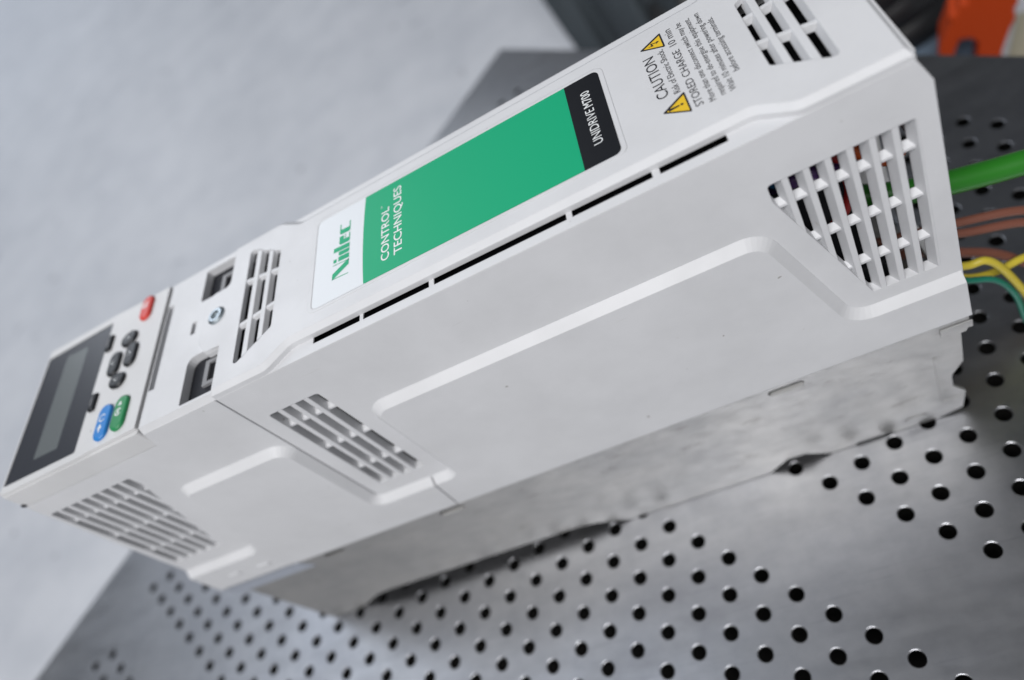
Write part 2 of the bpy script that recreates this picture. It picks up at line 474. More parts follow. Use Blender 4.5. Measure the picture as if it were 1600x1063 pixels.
# --- side panels of the two mouldings
def end_x(z, right):
    if right:
        return 368.7 - (z - ZB) * (2.0 / 111)
    return 0.0 + (z - ZB) * (5.0 / 115)

SLOTW = 4.5
vents = {
    'R': dict(poly=[(319.6, 175.8), (361.3, 175.8), (361.7, 106.6), (339.6, 106.6), (319.6, 168.6)], x0=319.6, pitch=6.15, n=7, bars=(165.0, 144.2, 123.3)),
    'M': dict(poly=[(129.0, 175.8), (152.3, 175.8), (152.9, 108.4), (129.3, 108.4)], x0=129.0, pitch=6.2, n=4, bars=(165.0, 144.4, 123.7)),
    'L': dict(poly=[(6.4, 176.4), (54.4, 176.4), (54.4, 170.0), (35.2, 109.4), (5.9, 109.4)], x0=6.4, pitch=6.2, n=8, bars=(165.6, 145.2, 125.0)),
}
def zspan(poly, x):
    zs = []
    for (a, b), (c, d) in zip(poly, poly[1:] + poly[:1]):
        if (a - x) * (c - x) < 0: zs.append(b + (d - b) * (x - a) / (c - a))
    return (min(zs), max(zs)) if len(zs) >= 2 else None
def xspan(poly, z):
    xs = []
    for (a, b), (c, d) in zip(poly, poly[1:] + poly[:1]):
        if (b - z) * (d - z) < 0: xs.append(a + (c - a) * (z - b) / (d - b))
    return min(xs), max(xs)

TH = 4.0
def side_fill(panel, v, mirror):
    """slats and bars of one vent, children of the side panel"""
    my = (lambda y: 2 * YC - y) if mirror else (lambda y: y)
    poly = v['poly']
    for k in range(v['n'] - 1):
        xa = v['x0'] + SLOTW + k * v['pitch']; xb = xa + v['pitch'] - SLOTW
        z = zspan(poly, (xa + xb) / 2)
        z2 = zspan(poly, xa - 0.7) or z; z3 = zspan(poly, xb + 0.6) or z
        lo = max(min(z[0], z2[0], z3[0]) - 1.2, 100); hi = z[1] + 0.6; yf = YR + 0.04
        pr = [(xa - 0.25, yf), (xb, yf), (xb + 0.1, YR + TH - 0.15), (xa - 2.15, YR + TH - 0.15)]
        if v['x0'] < 200: pr = [(xa - 0.3, yf), (xb + 0.2, yf), (xb + 0.6, YR + TH - 0.15), (xa - 0.8, YR + TH - 0.15)]
        V = [(a, my(b2), lo) for a, b2 in pr] + [(a, my(b2), hi) for a, b2 in pr]
        mk('slat', V, [(0, 1, 2, 3), (4, 5, 6, 7), (0, 1, 5, 4), (1, 2, 6, 5), (2, 3, 7, 6), (3, 0, 4, 7)], 'white', panel)
    if v['x0'] > 200:                                   # sloping wall of the last slot
        xa = v['x0'] + SLOTW + (v['n'] - 1) * v['pitch']
        V = [(xa - 0.1, my(YR), 106.8), (xa + 1.2, my(YR + 0.1), 106.8), (xa + 1.2, my(YR + TH - 0.2), 106.8), (xa - 2.0, my(YR + TH - 0.2), 106.8)]
        V += [(a, b2, 175.6) for a, b2, c in V]
        mk('slat', V, [(0, 1, 2, 3), (4, 5, 6, 7), (0, 1, 5, 4), (1, 2, 6, 5), (2, 3, 7, 6), (3, 0, 4, 7)], 'white', panel)
    for zb in v['bars']:
        x0, x1 = xspan(poly, zb)
        V = []
        for x in (x0 - 0.5, x1 + 0.5):
            V += [(x, my(YR + 1.2), zb - 1.4), (x, my(YR + 1.2), zb - 0.3), (x, my(YR + TH - 0.3), zb + 0.95), (x, my(YR + TH - 0.3), zb - 1.3)]
        mk('bar', V, [(0, 1, 2, 3), (4, 5, 6, 7), (0, 1, 5, 4), (1, 2, 6, 5), (2, 3, 7, 6), (3, 0, 4, 7)], 'white', panel)

def side(mirror):
    my = (lambda y: 2 * YC - y) if mirror else (lambda y: y)
    def span(a, b2): return (my(a), my(b2)) if not mirror else (my(b2), my(a))
    h0, h1 = span(YR, YR + TH)
    # upper (keypad end) moulding
    out = [(end_x(ZB, 0), ZB), (121.1, ZB), (121.1, ZL - 0.1), (84.6, ZL - 0.1), (82.2, 186.2), (end_x(186, 0), 186.2)]
    pl = plate('housing_side', 'xz', out, h0, h1, 'white', drive, holes=[rounded(vents['L']['poly'], 1.2, 3)])
    side_fill(pl, vents['L'], mirror)
    # main cover
    out = [(121.8, ZB + 24), (148, ZB + 24), (148, ZB), (end_x(ZB, 1), ZB), (end_x(ZS, 1), ZS), (363.2, ZL - 0.1), (121.8, ZL - 0.1)]
    pr = plate('cover_side', 'xz', out, h0, h1, 'white', drive, holes=[rounded(vents['M']['poly'], 1.2, 3), rounded(vents['R']['poly'], 1.2, 3)])
    side_fill(pr, vents['M'], mirror); side_fill(pr, vents['R'], mirror)
    # proud panels with a 45 degree edge
    d = 3.4
    def panel(poly, ds, rc, parent):
        base = poly; top = inset(poly, ds); n = len(poly); sg = 1 if signed(poly) > 0 else -1
        rb = []; rt = []
        for i in range(n):
            a = Vector(poly[i]) - Vector(poly[i - 1]); b2 = Vector(poly[(i + 1) % n]) - Vector(poly[i])
            cv = (a.x * b2.y - a.y * b2.x) * sg > 0
            r = rc[i]
            if r <= 0: rb.append(0.001); rt.append(0.001)
            elif cv: rb.append(r); rt.append(max(r - d, 1.0))
            else: rb.append(max(r - d * 0.5, 1.0)); rt.append(r + d * 0.5)
        B_ = rounded(base, rb, 7); T_ = rounded(top, rt, 7)
        bevel_prism('raised_panel', 'xz', B_, T_, my(YR), my(YP), my(YR + 1.0), 'white', parent)
    z1, z2 = 99.3, 159.2
    p = [(0.3, ZB - 0.2), (147.3, ZB - 0.2), (149.3, z1), (121.0, z1), (121.0, z2), (62.3, z2), (45.2, z1), (0.9, z1)]
    panel(p, [0, 0, d, d, d, d, d, 0], [0, 0, 0, 5, 9, 7, 7, 0], pl)
    p = [(148.0, ZB - 0.2), (368.5, ZB - 0.2), (367.8, z1), (331.8, z1), (314.2, z2), (159.6, z2), (159.6, z1), (150.0, z1)]
    panel(p, [0, 0, d, d, d, d, d, 0], [0, 0, 0, 11, 11, 9, 5, 0], pr)
side(False); side(True)

# --- ends of the box
def endplate(name, f, w0, ztop, hole, mt='white'):
    out = [(YR + TH, ZB), (2 * YC - YR - TH, ZB), (2 * YC - YR - TH, ztop), (YR + TH, ztop)]
    vv = []; 
    o = plate(name, 'yz', out, 0, 3, mt, drive, holes=hole)
    for v in o.data.vertices: v.co.x += f(v.co.z / S) * S
    return o
endplate('housing_end', lambda z: end_x(z, 0) + 0.2, 0, 186.0, [])
endplate('cover_end', lambda z: end_x(z, 1) - 3.2 if z < ZS else 361.5, 0, ZF - 3.2, [rounded([(12, 79), (68, 79), (68, 150), (12, 150)], 5, 4)])

# --- ledges with the long slots beside the front
LED = [(166.5, 186.5), (188.0, 214.5), (216.5, 264.4), (266.4, 292.3), (294.7, 314.9)]
for mirror in (False, True):
    my = (lambda y: 2 * YC - y) if mirror else (lambda y: y)
    out = [(122.0, my(YR + 0.05)), (362.7, my(YR + 0.05)), (362.7, my(14.0)), (122.0, my(14.0))]
    hs = [[(a, my(5.7)), (b2, my(5.7)), (b2, my(10.2)), (a, my(10.2))] for a, b2 in LED]
    plate('slotted_ledge', 'xy', out, ZL - 0.5, ZL, 'white', drive, holes=hs)

# --- raised front of the cover: openings, chamfer and wall
def both(half):
    return half + [(x, 2 * YC - y) for x, y in reversed(half)]
topl = [(122.6, 24.3), (122.6, 4.0), (146.5, 4.0), (157.0, 10.7), (324.0, 10.7), (334.4, 3.9), (361.9, 3.9)]
lowl = [(121.8, 24.3), (121.8, 1.78), (147.2, 1.78), (157.8, 8.3), (323.4, 8.3), (333.8, 1.78), (363.0, 1.78)]
radi = [0.001, 0.001, 8, 8, 8, 8, 0.001]
def cover_loop(half, tabs):
    far = [(x, 2 * YC - y) for x, y in reversed(half)]
    far[-1] = (half[0][0], 55.0)
    return half + far + tabs
tabs = [(114.0, 55.0), (110.3, 51.5), (110.3, 31.0), (114.6, 24.6)]
rl = radi + list(reversed(radi)) + [3, 2, 2, 2]
rl[len(radi) * 2 - 1] = 3
TL = rounded(cover_loop(topl, tabs), rl, 6)
tabs2 = [(113.8, 55.4), (109.8, 51.8), (109.8, 30.8), (114.4, 24.1)]
LL = rounded(cover_loop(lowl, tabs2), rl, 6)
FRV = [(333.0, 22.6), (349.4, 12.4), (349.4, 67.6), (333.0, 57.4)]
FLV = [(131.6, 9.8), (148.6, 20.4), (148.6, 59.6), (131.6, 70.2)]
front = plate('front_cover', 'xy', TL, ZF - 2.0, ZF, 'white', drive,
              holes=[rounded(FRV, 1.4, 3), rounded(FLV, 1.4, 3)])
tag(front, 'front cover with vents')
loft('cover_rim', [[(x, y, ZF - 0.02) for x, y in TL], [(x, y, ZF - 1.4) for x, y in LL], [(x, y, ZL - 0.04) for x, y in LL]], 'white', front)
def strip_box(name, a, b2, w0, w1, z0, z1, mt, parent):
    """bar between 2D points a,b with half widths at top (w1) and bottom (w0)"""
    A = Vector(a); B_ = Vector(b2); d = (B_ - A).normalized(); n = Vector((-d.y, d.x)); V = []
    for z, wd in ((z0, w0), (z1, w1)):
        V += [(*(A + n * wd), z), (*(B_ + n * wd), z), (*(B_ - n * wd), z), (*(A - n * wd), z)]
    return mk(name, V, [(0, 1, 2, 3), (4, 5, 6, 7), (0, 1, 5, 4), (1, 2, 6, 5), (2, 3, 7, 6), (3, 0, 4, 7)], mt, parent)
for xa, xb, ya, yb in ((336.4, 338.6, 20.5, 59.5), (342.6, 345.0, 16.6, 63.4), (349.35, 349.9, 12.3, 67.7)):
    V = [(xa - 1.5, ya - .3, ZF - 3), (xb, ya - 1.4, ZF - 3), (xb, yb + 1.4, ZF - 3), (xa - 1.5, yb + .3, ZF - 3), (xa, ya - .3, ZF - 0.02), (xb, ya - 1.4, ZF - 0.02), (xb, yb + 1.4, ZF - 0.02), (xa, yb + .3, ZF - 0.02)]
    mk('slat', V, [(0, 1, 2, 3), (4, 5, 6, 7), (0, 1, 5, 4), (1, 2, 6, 5), (2, 3, 7, 6), (3, 0, 4, 7)], 'white', front)
for a, b2 in (((332.6, 35.6), (349.8, 31.4)), ((332.6, 49.0), (349.8, 51.6))):
    strip_box('bar', a, b2, 1.1, 0.75, ZF - 2.95, ZF - 0.5, 'white', front)
for xa, xb, ya, yb in ((135.6, 138.0, 13.0, 67.0), (142.4, 144.6, 17.2, 62.8)):
    V = [(xa - .8, ya - 1.0, ZF - 2), (xb + .8, ya + .5, ZF - 2), (xb + .8, yb - .5, ZF - 2), (xa - .8, yb + 1.0, ZF - 2), (xa, ya - 1.0, ZF), (xb, ya + .5, ZF), (xb, yb - .5, ZF), (xa, yb + 1.0, ZF)]
    mk('slat', V, [(0, 1, 2, 3), (4, 5, 6, 7), (0, 1, 5, 4), (1, 2, 6, 5), (2, 3, 7, 6), (3, 0, 4, 7)], 'white', front)
for a, b2 in (((131.2, 29.6), (149.0, 32.6)), ((131.2, 52.6), (149.0, 50.0))):
    strip_box('bar', a, b2, 1.2, 0.8, ZF - 1.95, ZF - 0.3, 'white', front)
# screw
def disc(cx, cy, r, seg, z): return [(cx + r * math.cos(2 * math.pi * k / seg), cy + r * math.sin(2 * math.pi * k / seg), z) for k in range(seg)]
sc_x, sc_y = 118.0, 41.2
scr = loft('screw', [disc(sc_x, sc_y, 4.1, 24, ZF - 0.5), disc(sc_x, sc_y, 4.1, 24, ZF + 0.5), disc(sc_x, sc_y, 3.2, 24, ZF + 1.1), disc(sc_x, sc_y, 2.0, 24, ZF + 1.15), disc(sc_x, sc_y, 1.6, 24, ZF + 0.1)], 'zinc', drive, cap=True)

# --- label on the front cover
lab = [(167.4, 17.6), (287.0, 18.0), (287.0, 62.6), (167.4, 63.2)]
def arc_left(x, y0, y1, sag, n=10):
    return [(x + sag * (1 - (2 * k / n - 1) ** 2) * -1, y1 + (y0 - y1) * k / n) for k in range(n + 1)]
def field(x0, x1, y0, y1, sag0, r1):
    pts = [(x1, y0), (x1, y1)]
    if r1: pts = rounded([(x0, y0), (x1, y0), (x1, y1), (x0, y1)], [0, r1, r1, 0], 4)[1:-1]
    return pts + arc_left(x0, y0, y1, sag0)
ring_o = rounded([(165.6, 16.2), (288.6, 16.6), (288.6, 64.0), (165.6, 64.6)], 3.5, 5)
nplate = plate('label_frame', 'xy', ring_o, ZF - 0.5, ZF + 0.12, 'white', drive, holes=[rounded(lab, 2.5, 5)])
wl = plate('label_field', 'xy', rounded([(167.7, 17.8), (191, 17.8), (191, 63.0), (167.7, 63.0)], [2.5, 0, 0, 2.5], 5), ZF - 0.4, ZF + 0.10, 'label_white', drive)
tag(wl, 'white end of the label with green maker name')
gl = plate('label_field', 'xy', [(274.4, 18.0), (274.4, 62.5)] + arc_left(190.4, 17.9, 62.9, 0.7), ZF - 0.4, ZF + 0.14, 'label_green', drive)
tag(gl, 'plain green middle of the label')
bl = plate('label_field', 'xy', rounded([(274.4, 18.0), (286.8, 18.1), (286.8, 62.5), (274.4, 62.5)], [0, 2.5, 2.5, 0], 5), ZF - 0.4, ZF + 0.16, 'label_black', drive)
tag(bl, 'black end of the label with model name')
lettering('CONTROL', 201.2, 3.3, 23.8, 50.6, ZF + 0.18, 'print_white', gl, True)
lettering('TECHNIQUES', 206.6, 3.3, 23.9, 59.0, ZF + 0.18, 'print_white', gl, True)
lettering('™', 198.6, 0.9, 51.4, 52.6, ZF + 0.18, 'print_white', gl)
lettering('UNIDRIVE', 282.3, 3.1, 26.6, 44.7, ZF + 0.20, 'print_white', bl)
lettering('M700', 282.3, 3.1, 46.0, 54.7, ZF + 0.20, 'print_white', bl, True)
# maker name drawn in solid letter shapes: (along the line, height)
def glyph(polys, x_base, y0, z, mt, parent):
    V = []; F = []
    for p in polys:
        o = len(V); V += [(x_base - h, y0 + a, z) for a, h in p]; F.append(tuple(range(o, o + len(p))))
    o = mk('lettering', V, F, mt, parent, recalc=False)
    for pl_ in o.data.polygons:
        if pl_.normal.z < 0: o.data.flip_normals(); break
    return o
def rect(a0, a1, h0, h1, sl=0.06): return [(a0 + h0 * sl, h0), (a1 + h0 * sl, h0), (a1 + h1 * sl, h1), (a0 + h1 * sl, h1)]
H = 7.3; X_ = 4.9
gl_p = [rect(0.4, 0.75, 0, H), [(0.6, H), (3.6, H), (8.0, 0), (5.0, 0)], rect(7.2, 7.55, 0, H),
        rect(8.5, 10.9, 0, X_), rect(8.5, 10.3, X_ + 0.8, X_ + 2.2),
        [(11.5, 0.5), (12.0, 0), (13.5, 0), (13.8, X_), (12.2, X_), (11.6, X_ - 0.6)], rect(13.9, 16.2, 0, H),
        [(17.0, 0.6), (17.6, 0), (19.3, 0), (19.6, X_), (17.9, X_), (17.2, X_ - 0.7)], rect(19.3, 21.4, 2.9, X_), rect(19.3, 21.6, 2.0, 2.35), rect(19.3, 21.6, 0, 0.5),
        [(22.5, 0.6), (23.1, 0), (25.0, 0), (25.3, X_), (23.4, X_), (22.7, X_ - 0.7)], rect(24.9, 28.0, X_ - 0.5, X_), rect(24.9, 28.0, 0, 0.5)]
glyph(gl_p, 183.6, 26.6, ZF + 0.16, 'label_green', wl)

# --- warning print
wz = ZF + 0.10
lettering('CAUTION', 305.1, 3.6, 31.8, 54.1, wz, 'print_black', drive)
lettering('Risk of Electric Shock.', 308.6, 2.1, 31.0, 55.0, wz, 'print_black', drive)
lettering('STORED CHARGE  10 min', 313.1, 2.4, 20.8, 63.2, wz, 'print_black', drive)
lettering('More than one disconnect switch may be', 316.6, 1.95, 20.1, 63.4, wz, 'print_black', drive)
lettering('required to de-energise this equipment.', 319.6, 1.95, 20.4, 63.2, wz, 'print_black', drive)
lettering('Wait 10 minutes after powering down', 322.7, 1.95, 20.2, 63.3, wz, 'print_black', drive)
lettering('before accessing terminals.', 325.7, 1.95, 27.5, 57.4, wz, 'print_black', drive)
def warn(tri, kind):
    t = plate('warning_triangle', 'xy', rounded(tri, 0.35, 3), ZF + 0.02, ZF + 0.08, 'print_black', drive)
    plate('triangle_field', 'xy', inset(tri, [0.55, 0.55, 0.9] if True else 0), ZF + 0.05, ZF + 0.11, 'print_yellow', t)
    yc = (tri[1][1] + tri[2][1]) / 2; xb = tri[1][0]
    if kind == '!':
        plate('symbol', 'xy', [(xb - 2.7, yc - 0.32), (xb - 2.7, yc + 0.32), (xb - 6.1, yc + 0.55), (xb - 6.1, yc - 0.55)], ZF + 0.09, ZF + 0.13, 'print_black', t)
        plate('symbol', 'xy', [(xb - 1.9 + 0.5 * math.cos(a), yc + 0.5 * math.sin(a)) for a in [k * math.pi / 5 for k in range(10)]], ZF + 0.09, ZF + 0.13, 'print_black', t)
    else:
        plate('symbol', 'xy', [(xb - 5.3, yc - 0.3), (xb - 3.2, yc - 0.95), (xb - 3.5, yc + 0.35), (xb - 2.2, yc - 0.1), (xb - 2.4, yc - 0.7), (xb - 1.1, yc + 0.1), (xb - 1.9, yc + 0.75), (xb - 2.0, yc + 0.25), (xb - 4.1, yc + 0.95), (xb - 3.9, yc - 0.3)], ZF + 0.09, ZF + 0.13, 'print_black', t)
warn([(301.3, 25.2), (309.4, 20.0), (309.4, 30.3)], '!')
warn([(301.6, 59.6), (309.7, 55.4), (309.7, 63.8)], 'z')

# --- upper housing front with the two connector windows
HZ = ZF - 1.0
hw = [(84.4, 3.2), (122.4, 3.2), (122.4, 76.8), (84.4, 76.8)]
nearw = rounded([(105.2, 4.6), (122.0, 4.6), (122.0, 25.0), (114.5, 26.6), (105.0, 26.6)], [0.8, 0.001, 0.001, 0.8, 3.5], 4)
farw = rounded([(105.2, 56.0), (122.0, 56.0), (122.0, 73.6), (105.2, 73.6)], [0.8, 0.001, 0.001, 0.8], 4)
gapw = [(84.9, 20.0), (88.0, 20.0), (88.0, 64.0), (84.9, 64.0)]
notch = [(102.8, 39.6), (105.2, 39.6), (105.2, 46.0), (102.8, 46.0)]
hf = plate('housing_front', 'xy', hw, HZ - 3.6, HZ, 'white', drive, holes=[nearw, farw, gapw, notch])
for my in ((lambda y: y), (lambda y: 80 - y)):
    mk('housing_edge', [(84.4, my(3.25), HZ - 0.02), (122.2, my(3.25), HZ - 0.02), (122.2, my(YR + .1), ZL - 0.5), (84.4, my(YR + .1), ZL - 0.5), (84.4, my(3.25), ZL - 1.5), (122.2, my(3.25), ZL - 1.5)],
       [(0, 1, 2, 3), (3, 2, 5, 4), (0, 3, 4), (1, 5, 2)], 'white', hf)
plate('connector_floor', 'xy', [(103, 4.0), (123.5, 4.0), (123.5, 76), (103, 76)], HZ - 5.5, HZ - 3.65, 'charcoal', drive)
def socket(x0, x1, y0, y1):
    o = plate('socket', 'xy', [(x0, y0), (x1, y0), (x1, y1), (x0, y1)], HZ - 3.7, HZ - 2.4, 'socket', drive, holes=[[(x0 + 2.2, y0 + 1.6), (x1 - 1.2, y0 + 1.6), (x1 - 1.2, y1 - 1.6), (x0 + 2.2, y1 - 1.6)]])
    plate('socket_well', 'xy', [(x0 + 2.2, y0 + 1.6), (x1 - 1.2, y0 + 1.6), (x1 - 1.2, y1 - 1.6), (x0 + 2.2, y1 - 1.6)], HZ - 3.7, HZ - 3.2, 'dark', o)
socket(112.5, 124.0, 11.5, 23.5)
socket(112.5, 124.0, 58.5, 69.0)
lettering('00', 121.0, 1.6, 5.4, 9.4, HZ - 3.6, 'socket', drive)
box('seam_floor', 84.5, 88.4, 19.5, 64.5, HZ - 7.8, HZ - 3.8, 'socket', drive)

# --- keypad
KX0, KX1, KY0, KY1 = 4.4, 83.6, 1.2, 78.8
kp = plate('keypad', 'xy', rounded([(KX0, KY0 + 0.6), (KX1, KY0 + 0.6), (KX1, KY1 - 0.6), (KX0, KY1 - 0.6)], 1.2, 4), 186.4, ZF - 1.6, 'keypad', drive)
tag(kp, 'keypad with dark screen and coloured buttons')
kt = [(KX0 + 0.2, KY0 + 1.2), (52, KY0 + 1.2), (58, KY0 + 1.8), (KX1 - 0.2, KY0 + 2.2), (KX1 - 0.2, KY1 - 2.2), (58, KY1 - 1.8), (52, KY1 - 1.2), (KX0 + 0.2, KY1 - 1.2)]
scr_o = rounded([(5.6, 6.0), (49.0, 5.9), (48.6, 73.6), (5.6, 73.0)], 0.8, 3)
kface = plate('keypad_face', 'xy', rounded(kt, 0.8, 3), ZF - 1.6, ZF, 'keypad', kp, holes=[scr_o])
scr_p = plate('screen', 'xy', scr_o, ZF - 1.6, ZF - 0.35, 'screen', kp)
plate('display_glass', 'xy', rounded([(20.4, 13.6), (35.0, 13.4), (34.2, 67.0), (19.6, 68.0)], 0.6, 3), ZF - 0.4, ZF - 0.30, 'lcd', kp)
def button(cx, cy, lx, ly, mt, label, h=1.5, rad=None, rot=0.0, name='button'):
    r = rad if rad is not None else min(lx, ly) / 2 * 0.98
    base = rounded([(-lx / 2, -ly / 2), (lx / 2, -ly / 2), (lx / 2, ly / 2), (-lx / 2, ly / 2)], r, 8)
    c, s = math.cos(rot), math.sin(rot)
    def L(k, z): return [(cx + (x * c - y * s) * k, cy + (x * s + y * c) * k, z) for x, y in base]
    def Li(dd, z):
        kx = max((lx - 2 * dd) / lx, 0.05); ky = max((ly - 2 * dd) / ly, 0.05)
        return [(cx + (x * kx * c - y * ky * s), cy + (x * kx * s + y * ky * c), z) for x, y in base]
    o = loft(name, [Li(0, ZF - 0.5), Li(0, ZF + h * 0.55), Li(0.35, ZF + h * 0.85), Li(0.9, ZF + h)], mt, kp, cap=True)
    tag(o, label); return o
hh = 1.4
def sh(y): return y + 1.6          # buttons stand proud: keep them where the photograph shows their tops
button(71.6, 69.6, 6.4, 13.4, 'red', 'red stop button')
button(51.4, 59.6, 3.4, 8.6, 'black', 'small black escape button', rad=0.7)
button(52.4, 28.0, 3.4, 8.6, 'black', 'small black enter button', rad=0.7)
button(65.2, 55.4, 9.0, 7.4, 'black', 'black oval right arrow button', rot=0.25)
button(69.2, 45.2, 6.6, 12.4, 'black', 'black oval down arrow button')
button(59.6, 44.4, 6.6, 12.6, 'black', 'black oval up arrow button')
button(64.8, 33.6, 9.0, 7.4, 'black', 'black oval left arrow button', rot=-0.25)
button(63.6, 13.8, 7.2, 16.6, 'blue', 'blue reverse button')
button(72.8, 14.4, 7.2, 16.2, 'greenb', 'green run button')
bz = ZF + 1.56
def mark(polys, mt='print_white'):
    V = []; F = []
    for p in polys:
        o = len(V); V += [(x, y, bz) for x, y in p]; F.append(tuple(range(o, o + len(p))))
    o = mk('button_mark', V, F, mt, kp, recalc=False)
    return o
def ringp(cx, cy, r, wd, n=14, a0=0.5, a1=5.8):
    out = []
    for k in range(n):
        t0 = a0 + (a1 - a0) * k / n; t1 = a0 + (a1 - a0) * (k + 1) / n
        out.append([(cx + r * math.cos(t0), cy + r * math.sin(t0)), (cx + r * math.cos(t1), cy + r * math.sin(t1)), (cx + (r - wd) * math.cos(t1), cy + (r - wd) * math.sin(t1)), (cx + (r - wd) * math.cos(t0), cy + (r - wd) * math.sin(t0))])
    return out
mark(ringp(71.4, 70.8, 1.9, 0.55) + [[(70.4, 70.4), (72.4, 70.4), (72.4, 71.1), (70.4, 71.1)]])
mark(ringp(63.6, 15.4, 1.8, 0.5) + [[(62.2, 10.4), (64.8, 10.4), (63.5, 12.6)], [(63.1, 8.8), (63.9, 8.8), (63.9, 10.4), (63.1, 10.4)]])
mark(ringp(72.8, 14.4, 1.8, 0.5) + [[(72.4, 13.4), (73.2, 13.4), (73.2, 15.4), (72.4, 15.4)], [(71.6, 17.6), (74.0, 17.6), (72.8, 19.8)]])
def arrow(cx, cy, ang):
    pts = [(-1.1, -0.9), (0, 0.5), (1.1, -0.9), (1.1, -0.4), (0, 1.0), (-1.1, -0.4)]
    c, s = math.cos(ang), math.sin(ang)
    return [[(cx + x * c - y * s, cy + x * s + y * c) for x, y in pts]]
mark(arrow(65.2, 55.4, 0)); mark(arrow(69.2, 45.2, -math.pi / 2)); mark(arrow(59.6, 44.4, math.pi / 2)); mark(arrow(64.8, 33.6, math.pi))
mark([[(51.1, 57.6), (51.7, 57.6), (51.7, 61.6), (51.1, 61.6)]], 'socket'); mark([[(52.1, 26.0), (52.7, 26.0), (52.7, 30.0), (52.1, 30.0)]], 'socket')

# --- inside of the drive
box('inner_body', 8, 118, 9, 71, 78, 184, 'dark', drive)
box('inner_body', 124, 312, 9, 71, 78, 187, 'dark', drive)
box('shade_sheet', 312.3, 364, 66, 70, 97, 185, 'dark', drive)  # dark sheet added to keep the space behind the side vent black
box('shade_sheet', 312.3, 360, 12, 66, 182, 184, 'dark', drive)  # dark sheet added below the front vents to keep light out
box('circuit_board', 312.3, 330, 12, 68, 78, 92, 'board', drive)
box('terminal_block', 318, 350, 18, 66, 78, 98, 'charcoal', drive, 1.0)
box('terminal_block', 312.4, 340, 20, 64, 99, 172, 'charcoal', drive, 1.0)
box('terminal_block', 340.3, 347, 34, 64, 110, 160, 'charcoal', drive, 1.0)

# small moulding marks and dirt on the plastic
box('moulding_tab', 34.9, 42.5, -2.1, -1.45, 82.9, 85.3, 'white', drive, 0.2)
box('moulding_tab', 16.8, 23.8, -2.1, -1.45, 84.2, 86.2, 'white', drive, 0.2)
loft('side_screw', [[(5.6 + 1.3 * math.cos(k * math.pi / 6), YR - dy, 187.8 + 1.0 * math.sin(k * math.pi / 6)) for k in range(12)] for dy in (-0.3, 0.25)], 'charcoal', drive, cap=True)

# ------------------------------------------------------------------ cables and wires at the open end
def wire(name, pts, r, mt, label, cat='wire', group=None):
    o = tube(name, pts, r, mt); tag(o, label, cat, group); return o
wire('cable', [(348, 46, 107), (356, 43, 105), (372, 40, 101.0), (394, 40, 95.0), (412, 40, 90.5), (440, 41, 78), (485, 46, 42), (530, 58, 6), (600, 84, 5)], 4.7, 'w_green', 'thick green sheathed cable leaving the open end of the drive', 'cable')
wire('wire', [(338, 42, 84), (362, 40, 79), (383, 40, 73.5), (406, 40, 65), (430, 42, 44), (458, 46, 8), (520, 62, 2.2)], 1.8, 'w_brown', 'glossy brown wire just under the thick green cable')
wire('wire', [(340, 44, 80), (364, 42, 74), (384, 40, 66.0), (406, 40, 57.4), (426, 40, 40), (450, 38, 7), (510, 40, 2.2)], 1.8, 'w_brown', 'dull brown wire lying under another brown wire')
wire('wire', [(338, 34, 80), (362, 38, 70), (383, 40, 53.5), (395, 40, 44), (406, 40, 30), (420, 41, 10), (438, 42, 2.6), (480, 46, 2.4)], 2.1, 'w_brown', 'brown wire bending down between green cable and yellow wire')
wire('wire', [(345, 22, 80), (366, 24, 74), (378, 25, 66.0), (385, 25, 64.5), (391, 25, 54), (399, 25, 31), (405, 24, 9), (416, 22, 2.0), (450, 14, 1.9)], 1.6, 'w_yellow', 'yellow wire arching out and down to the table')
wire('wire', [(345, 30, 74), (368, 30, 62), (380, 30, 50), (392, 32, 44), (405, 36, 40), (424, 42, 24), (444, 48, 3), (490, 60, 1.9)], 1.6, 'w_yellow', 'yellow wire running straight out behind the arched one')
wire('wire', [(345, 26, 74), (368, 25, 64), (378, 25, 56), (388, 25, 49), (395, 25, 33), (399, 23, 11), (408, 20, 1.8), (440, 8, 1.5)], 1.3, 'w_teal', 'dark green wire under the arched yellow wire')
wire('wire', [(314, 16, 176), (320, 11, 171), (324, 13, 164), (322, 20, 158)], 2.6, 'w_blue', 'blue wire behind the smallest slot of the side vent')
wire('wire', [(322, 18, 158), (327, 12, 163), (334, 11, 163), (341, 13, 158), (346, 22, 150), (348, 36, 140)], 2.5, 'w_purple', 'purple wire curving behind the side vent slats')
wire('wire', [(336, 26, 172), (340, 16, 166), (343, 13, 152), (341, 14, 140), (335, 13, 134), (330, 18, 128)], 1.7, 'w_red', 'red wire looping behind the side vent slats')
wire('wire', [(342, 32, 160), (348, 22, 154), (356, 20, 146), (363, 28, 138)], 2.2, 'w_orange', 'orange wire behind the side vent slats')
# ------------------------------------------------------------------ things lying on the floor beyond the table
def frame_at(u, v, z):
    return at(u, v, z)
